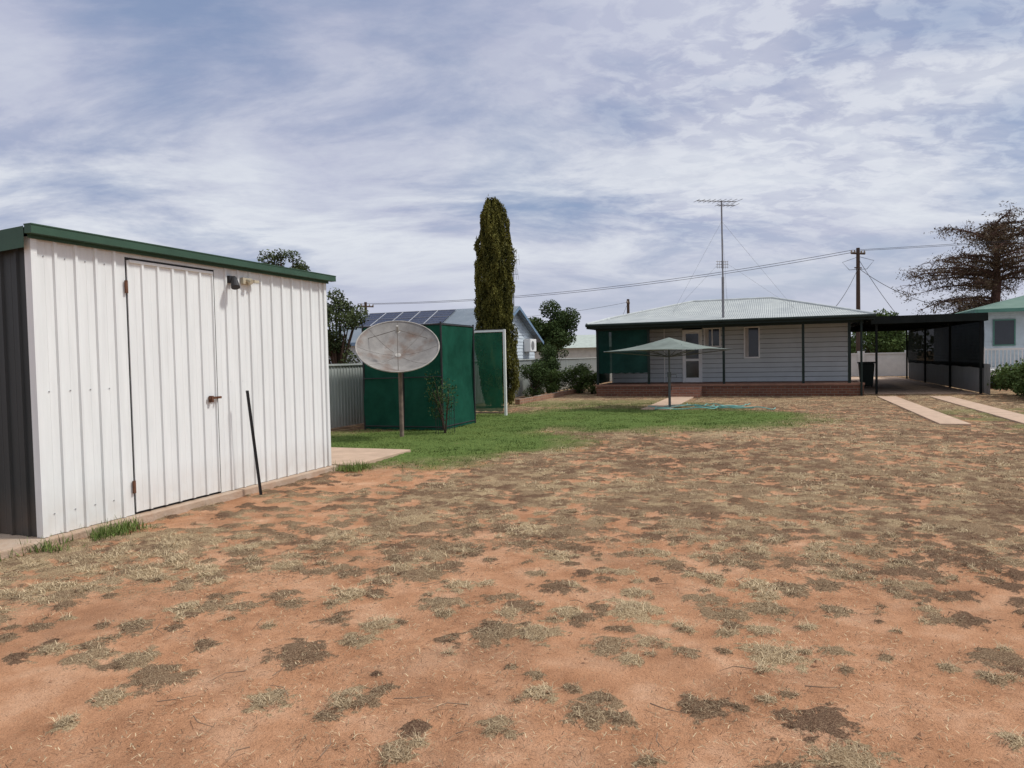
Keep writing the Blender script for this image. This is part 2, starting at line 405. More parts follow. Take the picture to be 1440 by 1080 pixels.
mb.face([(x0-.1,y0-.07,zt-.10),(x1+.1,y0-.07,zt+.07),(x1+.1,y1+.1,zt+.07),(x0-.1,y1+.1,zt-.10)])
mb.box(x1+.04,x1+.12,y0-.08,y1+.12,zt+.012,zt+.080)
mb.box(x1+.035,x1+.125,y0-.082,y1+.122,zt+.080,zt+.090)
mb.box(x1+.031,x1+.04,y0-.05,y1+.06,zt-.02,zt+.03)
mb.face([(x0-.1,y0-.08,zt-.27),(x1+.03,y0-.08,zt-.10),(x1+.03,y0-.08,zt+.075),(x0-.1,y0-.08,zt-.09)])
mb.obj('roof_and_gutter',M_green_trim,sh)
mb=MB(); mb.box(x0-.05,x1+.09,3.72,y1+.08,-.12,.065); mb.obj('slab',mat('shed_slab',(.42,.29,.20),.95,.2,5,bump=.5,col2=(.50,.40,.31)),sh,bevel=.012)
mb=MB()
mb.box(x1+.01,x1+.05,6.44,6.52,2.42,2.50); mb.tube([(x1+.05,6.48,2.47),(x1+.10,6.47,2.455)],.014,8)
mb.tube([(x1+.09,6.465,2.48),(x1+.12,6.44,2.43),(x1+.15,6.42,2.36)],[.024,.038,.05],14)
mb.obj('spotlight',M_dark,sh)
mb=MB(); mb.box(x1+.01,x1+.05,6.66,6.80,2.43,2.50); mb.tube([(x1+.05,6.73,2.47),(x1+.11,6.73,2.45)],[.026,.03],10); mb.box(x1+.06,x1+.10,6.79,6.87,2.45,2.48)
mb.obj('sensor_light',mat('aged_plastic',(.5,.45,.33),.5),sh)
mb=MB()
for yy in np.arange(y0+.1,y1-.05,.195):
    for zz in (.25,1.3,2.45): 
        if 5.0<yy<6.3: continue
        mb.tube([(x1,yy,zz),(x1+.008,yy,zz)],.006,6)
mb.obj('wall_screws',M_galv,sh)
mb=MB(); p0=Vector((-5.55,6.58,-.1));p1=Vector((-5.62,6.48,1.20))
mb.tube([p0,p1],.008,6)
for a in (0,2.09,4.19):
    o=Vector((math.cos(a),math.sin(a),0)); q=Vector((-math.sin(a),math.cos(a),0))*.003
    mb.face([p0+q,p0+o*.018+q,p1+o*.018+q,p1+q]); mb.face([p0-q,p0+o*.018-q,p1+o*.018-q,p1-q])
mb.obj('star_picket',M_dark)
mb=MB(); mb.box(-8.7,-5.62,8.55,10.25,-.1,.05); mb.obj('concrete_pad',M_conc_pink,bevel=.012)

# ---------------------------------------------------------------- boundary fence
mb=MB()
yy=8.4
while yy<48:
    mb.ribbed((-9.3,yy+.03),(-9.3,min(yy+2.35,48)-.0),.03,1.42,1.42,(1,0),.12,.03,.02)
    mb.box(-9.34,-9.27,yy-.02,yy+.03,0,1.45)
    yy+=2.38
mb.box(-9.33,-9.25,8.4,48,1.42,1.46)
mb.obj('boundary_fence',M_fence)

# ---------------------------------------------------------------- shade house
def mat_cloth(name,c,dens=.93):
    m=mat(name,c,.95,.35,1.3,bump=.5,bscale=6,spec=.03)
    nt=m.node_tree;N=nt.nodes;L=nt.links
    out=N['Material Output']; b=N['Principled BSDF']; t=N.new('ShaderNodeBsdfTransparent'); mx=N.new('ShaderNodeMixShader'); mx.inputs[0].default_value=dens
    L.new(t.outputs[0],mx.inputs[1]); L.new(b.outputs[0],mx.inputs[2]); L.new(mx.outputs[0],out.inputs['Surface']); return m
M_cloth=mat_cloth('green_shade_cloth',(.014,.076,.050),.94)
M_cloth2=mat_cloth('green_shade_cloth_thin',(.025,.125,.075),.82)
M_cloth3=mat_cloth('dark_green_blind_cloth',(.009,.036,.029),.95)
def cloth_sheet(mb,a,b,z0,z1,nrm,amp=.02,seed=0,mi=0,nx_=24,nz=10):
    a=Vector(a);b=Vector(b);n=Vector(nrm); base=len(mb.v)
    for i in range(nx_+1):
        for j in range(nz+1):
            u=i/nx_;w=j/nz
            o=amp*(math.sin(u*9+seed)+.7*math.sin(u*17+w*4+seed*2)+.5*math.sin(w*6+seed))*math.sin(math.pi*w)*.6
            P=a.lerp(b,u)+n*o; mb.v.append((P.x,P.y,z0+(z1-z0)*w+ (.012*math.sin(u*40+seed) if j==0 else 0)))
    for i in range(nx_):
        for j in range(nz):
            k=base+i*(nz+1)+j; mb.f.append((k,k+nz+1,k+nz+2,k+1)); mb.m.append(mi)
so=empty('shade_house',(-7.6,15,0))
sx0=-8.52; sx1=-6.62
mb=MB()
cloth_sheet(mb,(sx0,13.5),(sx1,13.5),.02,2.24,(0,-1),.05,1)
cloth_sheet(mb,(sx1,13.5),(sx1,15.2),.02,2.26,(1,0),.045,2)
cloth_sheet(mb,(sx0,15.2),(sx1,15.2),.02,2.26,(0,1),.02,3)
cloth_sheet(mb,(sx0,15.2),(sx0,13.5),.02,2.26,(-1,0),.02,4)
mb.face([(sx0,13.5,2.20),(sx1,13.5,2.28),(sx1,15.2,2.28),(sx0,15.2,2.20)])
mb.obj('cloth_walls',M_cloth,so,smooth=True)
mb=MB(); cloth_sheet(mb,(-8.4,17.3),(-6.72,17.3),.12,2.18,(0,-1),.04,5)
cloth_sheet(mb,(-7.9,15.2),(-7.9,17.3),.05,2.2,(1,0),.03,6)
mb.obj('cloth_screen',M_cloth2,so,smooth=True)
mb=MB()
for (x,y) in ((sx0,13.5),(sx1,13.5),(sx1,15.2),(sx0,15.2),(-7.55,13.52),(-8.4,17.32)): mb.tube([(x,y,0),(x,y,2.3)],.022,8)
for (p,q) in (((sx0,13.5),(sx1,13.5)),((sx1,13.5),(sx1,15.2)),((sx0,15.2),(sx1,15.2)),((-8.4,17.32),(-6.65,17.32))):
    mb.tube([(*p,2.25),(*q,2.25)],.02,6)
    mb.tube([(*p,.08),(*q,.08)],.015,6)
mb.tube([(-6.62,13.46,1.15),(sx0,13.46,1.12)],.012,6)
mb.obj('frame',M_dark,so)
mb=MB(); mb.box(-6.69,-6.63,17.28,17.34,-.05,2.26); mb.box(-7.6,-6.69,17.29,17.33,2.2,2.25); mb.obj('white_post',M_paintw,so)

def shrub(name,x,y,h,r,nleaf,size,material,trunk=M_wood_pole,nst=7,low=.25):
    e=empty(name,(x,y,0)); mb=MB(); C=[];Rr=[]
    for i in range(nst):
        a=random.uniform(0,6.28); rr=r*random.uniform(.2,.9); hh=h*random.uniform(.55,.95)
        mb.tube([(x,y,-.02),(x+math.cos(a)*rr*.4,y+math.sin(a)*rr*.4,hh*.5),(x+math.cos(a)*rr,y+math.sin(a)*rr,hh)],[.018,.012,.004],6)
        C.append((x+math.cos(a)*rr,y+math.sin(a)*rr,hh)); Rr.append(r*random.uniform(.3,.5))
        C.append((x+math.cos(a)*rr*.7,y+math.sin(a)*rr*.7,h*random.uniform(low,.7))); Rr.append(r*random.uniform(.3,.5))
    mb.obj('stems',trunk,e)
    P,s=blob_points(C,Rr,nleaf); P[:,2]=np.maximum(P[:,2],.03)
    leaf_mesh('leaves',P,RNG.uniform(.7,1.3,len(P))*size,s,material,e); return e
M_leafd=mat_leaf('leaf_dark',(.010,.022,.008),(.065,.10,.03))
M_leafm=mat_leaf('leaf_mid',(.018,.038,.010),(.11,.16,.045))
shrub('garden_shrub',-6.35,13.05,1.25,.45,650,.055,M_leafd,nst=6,low=.3)
mb=MB()
for i in range(10):
    a=i*.628; mb.tube([(-6.35+.2*math.cos(a),13.05+.2*math.sin(a),0),(-6.35+.2*math.cos(a),13.05+.2*math.sin(a),.75)],.004,4)
for z in (.1,.3,.5,.74): mb.tube([(-6.35+.2*math.cos(a),13.05+.2*math.sin(a),z) for a in np.linspace(0,6.283,17)],.003,4,cap=False)
mb.obj('wire_plant_guard',M_dark)

# ---------------------------------------------------------------- satellite dish
dp=Vector((-6.91,12.26,0)); sd=empty('satellite_dish',dp)
nrm=Vector((.49,-.87,0)).normalized(); el=R(51)
nv=nrm*math.cos(el)+Vector((0,0,math.sin(el))); rt=Vector((0,0,1)).cross(nv).normalized(); upv=nv.cross(rt)
c0=dp+Vector((-.04,0,1.70))+Vector((nrm.x,nrm.y,0))*.12
DR=.79
def dpt(r,a,off=0): return c0+rt*(r*math.cos(a))+upv*(r*math.sin(a))+nv*(.24*(r/DR)**2-.12+off)
mb=MB(); nr=14;na=64
for side,off in ((0,.0),(1,-.012)):
    b0=len(mb.v)
    for i in range(nr+1):
        for k in range(na): mb.v.append(tuple(dpt(DR*max(i,.02)/nr,2*math.pi*k/na,off)))
    for i in range(nr):
        for k in range(na):
            q=(b0+i*na+k,b0+i*na+(k+1)%na,b0+(i+1)*na+(k+1)%na,b0+(i+1)*na+k); mb.f.append(q); mb.m.append(0)
m_d=mat('dish_mesh',(.17,.16,.15),.7,.25,3,col2=(.30,.285,.265),bump=.2,bscale=120,spec=.3)
_n=m_d.node_tree.nodes;_l=m_d.node_tree.links
_g=_n.new('ShaderNodeTexNoise');_g.inputs['Scale'].default_value=2.2;_g.inputs['Detail'].default_value=7
_t=_n.new('ShaderNodeTexCoord');_l.new(_t.outputs['Object'],_g.inputs['Vector'])
_r=_n.new('ShaderNodeValToRGB');_r.color_ramp.elements[0].position=.50;_r.color_ramp.elements[0].color=(0,0,0,1);_r.color_ramp.elements[1].position=.64;_r.color_ramp.elements[1].color=(.85,.85,.85,1)
_l.new(_g.outputs['Fac'],_r.inputs['Fac'])
_m=_n.new('ShaderNodeMixRGB');_m.inputs[2].default_value=(.15,.09,.06,1);_l.new(_r.outputs['Color'],_m.inputs[0]);_l.new(_n[m_d['rampnode']].outputs['Color'],_m.inputs[1]);_l.new(_m.outputs[0],_n['Principled BSDF'].inputs['Base Color'])
mb.obj('reflector',m_d,sd,smooth=True)
mb=MB()
mb.tube([dpt(DR+.003,a,0) for a in np.linspace(0,2*math.pi,65)],.014,6,cap=False)
mb.obj('rim',mat('dish_rim',(.33,.31,.28),.5,.3,6),sd)
mb=MB()
for a in np.linspace(0,2*math.pi,9)[:-1]: mb.tube([dpt(.1+(DR-.1)*q/6,a,-.03) for q in range(7)],.010,5)
for a in np.linspace(0,2*math.pi,9)[:-1]: mb.tube([dpt(.1+(DR-.1)*q/6,a,.0) for q in range(7)],.0028,4)
feed=c0+nv*.50
for a in (.5,2.6,4.71): mb.tube([dpt(.66,a,0),feed],.006,5)
mb.obj('ribs_and_struts',mat('dish_frame',(.14,.12,.10),.7,.3,9),sd)
mb=MB(); mb.tube([feed-nv*.04,feed+nv*.02,feed+nv*.09],[.035,.032,.022],12); mb.tube([feed-nv*.045,feed-nv*.04],.055,14)
mb.tube([c0-nv*.22,c0-nv*.11],[.09,.06],12); mb.obj('feed_horn',mat('feed',(.38,.36,.33),.5),sd)
mb=MB(); mb.tube([dp+Vector((0,0,-.1)),dp+Vector((0,0,1.46))],.042,14)
mb.tube([dp+Vector((0,0,1.42)),c0-nv*.17],.05,10); mb.tube([dp+Vector((0,0,1.2)),dpt(.45,4.71,-.02)],.014,6)
mb.obj('mast',mat('mast_rust',(.20,.15,.12),.8,.3,8),sd)

# ---------------------------------------------------------------- cypress
cxp,cyp=-8.20,20.5; ct=empty('cypress_tree',(cxp,cyp,0))
def cyp_r(z,a):
    h=z/6.4
    r=.62*(1-max(0,(h-.60)/.40)**2.2*.42)*min(1,.6+z/1.6)
    r*=.86+.13*math.sin(a*3+z*1.1)+.08*math.sin(a*7+z*3.1)
    if z<4.9: r*=1.08+.10*math.cos(a-.3)
    return r
n=70000; zz=.15+6.2*RNG.random(n)**.95; aa=RNG.uniform(0,6.283,n)
rr=np.array([cyp_r(z,a) for z,a in zip(zz,aa)])
lump=vnoise(aa*3.2,zz*2.6,5)*.5+vnoise(aa*8,zz*7,6)*.5
rr2=rr*(.68+.46*lump)*(1-.16*RNG.random(n)**2)
top=zz>5.9; rr2[top]*=np.clip((6.45-zz[top])/.55,0,1)**.45
P=np.stack([cxp+rr2*np.cos(aa),cyp+rr2*np.sin(aa),zz+RNG.normal(0,.05,n)],1)
leaf_mesh('foliage',P,RNG.uniform(.05,.12,n),lump*1.35-.36+RNG.random(n)*.3,mat_leaf('cypress_leaf',(.013,.018,.005),(.165,.155,.035)),ct,.35,up=1.6)
mb=MB(); zs=np.linspace(.3,5.9,26)
for z in zs:
    for k in range(20):
        a=k*.31416; r=cyp_r(z,a)*.62*(1 if z<5.4 else .6); mb.v.append((cxp+r*math.cos(a),cyp+r*math.sin(a),z))
for i in range(25):
    for k in range(20): mb.f.append((i*20+k,i*20+(k+1)%20,(i+1)*20+(k+1)%20,(i+1)*20+k)); mb.m.append(0)
mb.obj('dark_core',mat('cypress_core',(.015,.016,.008),.9,spec=.05),ct)  # solid dark core, added so the foliage does not look see-through
mb=MB(); mb.tube([(cxp,cyp,-.1),(cxp,cyp,1.0)],[.16,.12],10)
mb.obj('trunk',M_wood_pole,ct)

# ---------------------------------------------------------------- HOUSE
ho=empty('weatherboard_house',(-2,30,0))
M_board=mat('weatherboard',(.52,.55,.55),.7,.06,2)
M_lap_shadow=mat('weatherboard_lap_shadow',(.16,.17,.17),.8,.1,2)  # dark colour paints the shadow line under each board lap
M_roofz=mat_corr('corrugated_roof',(.34,.37,.37),'X',.076,.6,.0,col2=(.48,.51,.49))
M_roofy=mat_corr('corrugated_roof_side',(.32,.35,.35),'Y',.076,.6,.0,col2=(.44,.47,.46))
hx0,hx1=-6.3,2.46; wy=28.6; hy1=36
DK=.42
mb=MB()
def boards(x0,x1,y,z0,z1,holes):
    z=z0
    while z<z1-.01:
        zz=min(z+.18,z1); segs=[(x0,x1)]
        for (a,b_,c,d) in holes:
            if zz>c+.02 and z<d-.02:
                ns=[]
                for (p,q) in segs:
                    if a>p: ns.append((p,min(a,q)))
                    if b_<q: ns.append((max(b_,p),q))
                segs=[s_ for s_ in ns if s_[1]-s_[0]>.01]
        for p,q in segs:
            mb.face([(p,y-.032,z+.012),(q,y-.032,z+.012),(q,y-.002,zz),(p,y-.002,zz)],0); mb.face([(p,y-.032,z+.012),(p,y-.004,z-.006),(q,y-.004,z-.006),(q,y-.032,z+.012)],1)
        z+=.18
holes=[(-3.5,-2.75,DK,2.47),(-2.68,-2.05,1.77,2.52),(-1.2,-.62,1.32,2.52)]
boards(hx0,hx1,wy,DK,2.97,holes)
for z in np.arange(DK,2.9,.15):
    mb.face([(hx1+.022,wy,z),(hx1+.022,hy1,z),(hx1+.002,hy1,z+.15),(hx1+.002,wy,z+.15)])
mb.face([(hx0,wy,DK),(hx0,hy1,DK),(hx0,hy1,2.9),(hx0,wy,2.9)]); mb.face([(hx0,hy1,DK),(hx1,hy1,DK),(hx1,hy1,2.9),(hx0,hy1,2.9)])
mb.obj('walls',[M_board,M_lap_shadow],ho)
mb=MB()
for (a,b_,c,d) in holes:
    f=.05
    mb.box(a,a+f,wy-.06,wy+.03,c,d); mb.box(b_-f,b_,wy-.06,wy+.03,c,d); mb.box(a+f,b_-f,wy-.06,wy+.03,d-f,d); 
    if c>DK: mb.box(a+f,b_-f,wy-.07,wy+.03,c,c+f)
mb.box(-3.45,-2.80,wy-.03,wy-.01,1.25,1.34); mb.box(-3.45,-3.37,wy-.03,wy-.01,DK,1.25);mb.box(-2.88,-2.80,wy-.03,wy-.01,DK,1.25)
mb.box(-3.37,-2.88,wy-.03,wy-.01,DK,.60); mb.box(-3.45,-3.37,wy-.03,wy-.01,1.34,2.42);mb.box(-2.88,-2.80,wy-.03,wy-.01,1.34,2.42);mb.box(-3.37,-2.88,wy-.03,wy-.01,2.32,2.42)
mb.box(-2.385,-2.345,wy-.04,wy+.0,1.82,2.47)
for x in (hx0,-4.2,.9,hx1): mb.box(x-.02,x+.02,wy-.040,wy-.033,DK,2.95)
mb.obj('window_and_door_frames',M_paintw,ho)
mb=MB()
mb.box(-3.45,-2.80,wy+.0,wy+.012,DK,2.42); mb.box(-2.63,-2.10,wy+.005,wy+.012,1.82,2.47); mb.box(-1.15,-.67,wy+.005,wy+.012,1.37,2.47)
mb.obj('glass',M_glass,ho)
mb=MB(); mb.box(-1.15,-1.03,wy+.001,wy+.004,1.375,2.465); mb.box(-2.63,-2.5,wy+.001,wy+.004,1.825,2.465)
mb.obj('curtain',mat('curtain',(.45,.43,.4),.9),ho)
px0,px1,py=-6.45,2.7,26.4
mb=MB(); mb.box(px0,px1,py+.05,wy+.1,DK-.06,DK); mb.box(px0-.03,px1+.03,py-.03,py+.2,DK-.055,DK+.012); mb.box(hx0,hx1,wy+.1,hy1,-.1,DK-.01)
mb.obj('deck',mat('deck_concrete',(.24,.13,.09),.85,.2,3),ho)
mb=MB(); mb.box(px0,px1,py,py+.12,-.1,DK-.06); mb.box(px0,px0+.12,py+.12,wy,-.1,DK-.06); mb.box(px1-.12,px1,py+.12,wy,-.1,DK-.06)
mb.obj('brick_base',mat_brick('porch_brick',(.17,.075,.045),(.12,.052,.035),(.18,.14,.11)),ho)
mb=MB()
for i in range(3): mb.box(-3.6,-2.55,py-.28*(3-i),py-.28*(2-i)-.002,-.05,DK-.07-.12*(2-i))
mb.obj('steps',mat_brick('step_brick',(.36,.17,.11),(.27,.12,.08),(.3,.24,.19)),ho,bevel=.01)
ex0,ex1,ey=-6.70,3.0,26.05; ez=2.68
mb=MB()
for x in (px0+.05,-4.47,-1.8,.83,2.27): mb.box(x-.042,x+.042,py+.03,py+.11,DK,ez)
mb.tube([(2.62,26.3,0),(2.62,26.3,ez)],.035,8)
mb.box(ex0,ex1,ey-.012,ey,ez-.14,ez+.01); mb.box(px0,px1,py+.02,py+.10,ez-.22,ez-.10)
mb.tube([(ex0-.03,ey-.06,ez-.02),(ex1+.03,ey-.06,ez-.02)],.055,8)
mb.box(ex0-.012,ex0,ey,36.4,ez-.14,ez+.01); mb.box(ex1,ex1+.012,ey,36.4,ez-.14,ez+.01)
mb.obj('verandah_posts_and_fascia',mat('dark_green_trim',(.018,.028,.025),.6,.2,spec=.15),ho)
zb=3.00; rz=3.76
A=[(ex0,ey,ez),(ex1,ey,ez),(ex1,36.6,ez),(ex0,36.6,ez)]
Bp=[(hx0-.1,wy-.1,zb),(hx1-.1,wy-.1,zb),(hx1-.1,34.6,zb),(hx0-.1,34.6,zb)]
r0=(-3.4,31.6,rz); r1=(-.2,31.6,rz)
mb=MB()
mb.face([A[0],A[1],Bp[1],Bp[0]],0); mb.face([Bp[0],Bp[1],r1,r0],0); mb.face([A[2],A[3],Bp[3],Bp[2]],0); mb.face([Bp[2],Bp[3],r0,r1],0)
mb.face([A[1],A[2],Bp[2],Bp[1]],1); mb.face([Bp[1],Bp[2],r1],1); mb.face([A[3],A[0],Bp[0],Bp[3]],1); mb.face([Bp[3],Bp[0],r0],1)
o=mb.obj('roof',[M_roofz,M_roofy],ho); sm=o.modifiers.new('s','SOLIDIFY'); sm.thickness=.02; sm.offset=1
mb=MB()
for p,q in ((Bp[0],r0),(Bp[1],r1),(r0,r1),(A[0],Bp[0]),(A[1],Bp[1])):
    mb.tube([Vector(p)+Vector((0,0,.03)),Vector(q)+Vector((0,0,.03))],.05,8)
mb.obj('ridge_caps',mat('ridge_cap',(.48,.51,.50),.5),ho)
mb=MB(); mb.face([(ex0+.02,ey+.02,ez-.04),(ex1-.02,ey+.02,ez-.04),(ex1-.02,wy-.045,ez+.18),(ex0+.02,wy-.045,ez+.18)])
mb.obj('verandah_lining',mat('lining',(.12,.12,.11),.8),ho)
mb=MB(); cloth_sheet(mb,(px0+.05,py+.06),(-4.47,py+.06),.86,ez-.12,(0,-1),.03,8); cloth_sheet(mb,(px0+.02,py+.1),(px0+.02,wy),DK+.05,ez-.1,(-1,0),.03,9)
mb.obj('shade_cloth_blind',M_cloth3,ho,smooth=True)
# antenna
an=empty('tv_antenna',(-1.84,27,2.7)); mb=MB(); ax,ay=-1.84,27.0
mb.tube([(ax,ay,2.72),(ax,ay,4.3)],.045,8); mb.tube([(ax,ay,4.3),(ax-.02,ay,7.05)],.028,8)
rv=Vector((.85,.52,0)); pv=Vector((-.52,.85,0))
def yagi(mb,c,L,els,el_len,sh=0):
    c=Vector(c); mb.tube([c-rv*L*(.5+sh),c+rv*L*(.5-sh)],.015,6)
    for i in range(els):
        q=c+rv*(L*(i/(els-1)-.5-sh)); l=el_len*(.7+.6*i/(els-1)); mb.tube([q-pv*l,q+pv*l],.008,5)
yagi(mb,(ax-.02,ay,7.02),1.55,9,.34,.12); yagi(mb,(ax-.02,ay,6.88),.7,5,.25,-.25)
for z in (4.75,4.65,4.85): mb.tube([Vector((ax,ay,z))-rv*.26,Vector((ax,ay,z))+rv*.22],.012,5)
for i in range(6): q=Vector((ax,ay,4.72))+rv*(-.2+.08*i); mb.tube([q-Vector((0,0,.12)),q+Vector((0,0,.16))],.008,4)
for (gx_,gy_,gz_) in ((-4.0,29.5,3.2),(.6,29.3,3.2),(-1.9,30.5,3.5)): mb.tube([(ax-.02,ay,6.3),(gx_,gy_,gz_)],.004,4); mb.tube([(ax-.02,ay,4.9),(gx_,gy_,gz_)],.003,4)
mb.obj('mast_and_elements',mat('antenna_metal',(.22,.22,.23),.5,.15,8,metal=.3),an)

# carport
ca=empty('carport',(4.6,34,0)); mb=MB()
cx0,cx1,cy0,cy1=3.03,6.35,27.4,42; 
mb.box(cx0,cx1+.1,cy0,cy1,2.60,2.64); mb.box(cx0,cx1+.1,cy0-.06,cy0-.002,2.42,2.68)
mb.box(cx1+.1,cx1+.14,cy0,cy1,2.42,2.68)
for yy in (27.5,37,41.9):
    mb.box(cx0+.15,cx0+.22,yy,yy+.07,0,2.6)
for yy in (27.5,32,37,41.9): mb.box(cx1-.07,cx1,yy,yy+.07,0,2.6)
for yy in np.arange(27.9,42,1.2): mb.box(cx0,cx1,yy,yy+.05,2.5,2.598)
mb.obj('roof_and_posts',mat('carport_dark',(.018,.021,.020),.9,.2,spec=.03),ca)
mb=MB(); cloth_sheet(mb,(cx1+.03,cy0+.05),(cx1+.03,cy1),.86,2.58,(1,0),.03,3); mb.obj('side_screen',mat_cloth('black_shade_cloth',(.009,.013,.012),.95),ca)
mb=MB(); mb.ribbed((cx1+.06,cy1),(cx1+.06,cy0-.6),.02,1.0,1.0,(-1,0),.15,.035,.02); mb.obj('low_side_fence',mat_painted_metal('low_fence',(.22,.23,.225),dirt=(.2,.13,.09)),ca)
mb=MB(); mb.box(cx0-.2,cx1-.1,27.6,45,-.1,.012); mb.obj('driveway_slab',M_conc_pink)

mb=MB(); 
for i in range(5): mb.box(3.02,3.56,16.2+i*1.9,16.2+(i+1)*1.9-.015,-.08,.028)
for i in range(6): mb.box(4.5,5.08,14.3+i*1.9,14.3+(i+1)*1.9-.015,-.08,.028)
mb.obj('driveway_strips',M_conc_pink,bevel=.008)
mb=MB()
for i in range(4): mb.box(-3.55,-2.75,19.6+i*1.5,19.6+(i+1)*1.5-.015,-.08,.03)
mb.obj('garden_path',M_conc_pink,bevel=.008)

# wheelie bin
wb=empty('wheelie_bin',(3.4,32.5,0)); x,y=3.45,32.8
mb=MB(); 
b0=[(x-.22,y-.26,.06),(x+.22,y-.26,.06),(x+.22,y+.22,.06),(x-.22,y+.22,.06),(x-.28,y-.33,.98),(x+.28,y-.33,.98),(x+.28,y+.33,.98),(x-.28,y+.33,.98)]
mb.v+=b0; 
for q in ((0,3,2,1),(4,5,6,7),(0,1,5,4),(1,2,6,5),(2,3,7,6),(3,0,4,7)): mb.f.append(q); mb.m.append(0)
mb.obj('body',mat('bin_plastic',(.02,.035,.028),.5),wb,bevel=.03)
mb=MB(); mb.box(x-.31,x+.31,y-.37,y+.36,.985,1.05); mb.tube([(x-.25,y+.4,.96),(x+.25,y+.4,.96)],.02,8); mb.obj('lid',mat('bin_lid',(.03,.04,.035),.45),wb,bevel=.025)
mb=MB()
for s_ in (-1,1): mb.tube([(x+s_*.2,y+.25,.1),(x+s_*.26,y+.25,.1)],.1,16)
mb.obj('wheels',M_dark,wb)

# ---------------------------------------------------------------- clothes hoist with cover
hx,hy=-2.87,20.4; ch=empty('clothes_hoist',(hx,hy,0)); mb=MB()
mb.tube([(hx,hy,-.1),(hx,hy,1.0)],.036,10); mb.tube([(hx,hy,1.0),(hx,hy,1.92)],.024,10); mb.box(hx-.05,hx+.05,hy-.05,hy+.05,.88,1.02)
mb.tube([(hx+.05,hy,.95),(hx+.2,hy-.05,.95),(hx+.2,hy-.05,.86)],.009,6)
cor=[]
for k in range(4):
    a=R(20.5+8)+k*math.pi/2; cor.append(Vector((hx+1.9*math.cos(a),hy+1.9*math.sin(a),1.63)))
    mb.tube([(hx,hy,1.45),cor[-1]],.014,6); 
    q=Vector((hx,hy,1.92)).lerp(cor[-1],.5); mb.tube([(hx,hy,1.45),q],.009,5)
for k in range(4):
    for fr in (.35,.55,.75,.97):
        a=Vector((hx,hy,1.45)).lerp(cor[k],fr);b_=Vector((hx,hy,1.45)).lerp(cor[(k+1)%4],fr); mb.tube([a,b_],.003,4)
mb.obj('mast_and_arms',mat('hoist_metal',(.12,.13,.13),.5,metal=.3),ch)
mb=MB(); ap=Vector((hx,hy,2.0)); nn=8
for k in range(4):
    a=cor[k];b_=cor[(k+1)%4]; b0=len(mb.v)
    for i in range(nn+1):
        f=i/nn
        for j in range(nn+1):
            g=j/nn; e=a.lerp(b_,g); p=ap.lerp(e,f); p.z-= .05*math.sin(math.pi*f)*1- .03*f*math.sin(math.pi*g)
            c=Vector((hx,hy,p.z)); p=p.lerp(c,.10*f*math.sin(math.pi*g)); mb.v.append(tuple(p))
    for i in range(nn):
        for j in range(nn):
            q=b0+i*(nn+1)+j; mb.f.append((q,q+1,q+nn+2,q+nn+1)); mb.m.append(0)
mb.obj('canopy',mat('canopy_fabric',(.18,.21,.19),.9,.2,2,spec=.05),ch,smooth=False)
mb=MB()
for sseed,(ox,oy) in enumerate(((-1.9,20.3),(-1.6,20.9),(-2.1,20.6),(-1.3,20.2),(-2.2,19.8))):
    pts=[]
    for i in range(60):
        t=i/59; a=t*5+sseed*1.3
        pts.append((ox+(t-.5)*2.2+.25*math.sin(a*1.7),oy+.85*math.sin(a+sseed)*(.6+.3*math.sin(a*2.3)),.06+.02*math.sin(a*5)))
    mb.tube(pts,.013,6)
mb.obj('garden_hose',mat('hose_green',(.16,.42,.38),.5,.1))

# ---------------------------------------------------------------- garden by the house
M_edge=mat_brick('edging_brick',(.36,.20,.13),(.27,.14,.09),(.3,.25,.2))
mb=MB(); y=21.6
while y<29.5: 
    mb.box(-7.97+random.uniform(-.02,.02),-7.82,y,y+.22,-.02,.17+random.uniform(-.015,.015)); y+=.235
mb.obj('brick_garden_edging',M_edge)
for (x,y,h,r,nl,m_) in ((-8.65,25.6,1.35,.70,5200,M_leafd),(-8.65,28.0,1.95,.80,7500,M_leafd),(-7.75,28.7,1.05,.68,4200,M_leafm),(-8.5,26.8,1.1,.6,3000,M_leafm),(-7.1,28.3,.9,.55,3000,M_leafm)):
    shrub('garden_bush',x,y,h,r,nl,.08,m_,nst=11,low=.12)
shrub('garden_bush',-8.9,23.0,.8,.4,900,.08,M_leafd,nst=7)

# ---------------------------------------------------------------- trees
def tree(name,x,y,h,trunk_h,crown,n,size,material,tr=.15):
    e=empty(name,(x,y,0)); mb=MB()
    mb.tube([(x,y,-.1),(x+.05,y,trunk_h*.6),(x,y,trunk_h)],[tr,tr*.8,tr*.6],9)
    for (c,r) in crown:
        mb.tube([(x,y,trunk_h*.8),(x*.5+c[0]*.5,y*.5+c[1]*.5,(trunk_h+c[2])*.5),c],[tr*.5,tr*.28,tr*.1],6)
    mb.obj('trunk_and_limbs',M_wood_pole,e)
    P,s=blob_points([c for c,r in crown],[r for c,r in crown],n)
    leaf_mesh('foliage',P,RNG.uniform(.6,1.4,n)*size,s,material,e); return e
def crown(x,y,z,R_,H,k,rs):
    out=[]
    for i in range(k):
        a=random.uniform(0,6.28);rr=R_*math.sqrt(random.random())*.8; zz=z+H*random.uniform(-.5,.5)*math.sqrt(max(.1,1-(rr/R_)**2))
        out.append(((x+rr*math.cos(a),y+rr*math.sin(a),zz),rs*random.uniform(.6,1.2)))
    return out
M_gum=mat_leaf('gum_leaf',(.014,.026,.012),(.10,.125,.05))
tree('gum_tree',-12.9,16.5,4.6,1.8,crown(-13.0,16.5,3.95,.85,1.3,18,.25),4200,.08,M_gum,.1)
tree('gum_tree',-11.3,16.6,3.6,1.0,crown(-11.3,16.6,2.25,.75,2.2,20,.30),5200,.09,M_gum,.1)
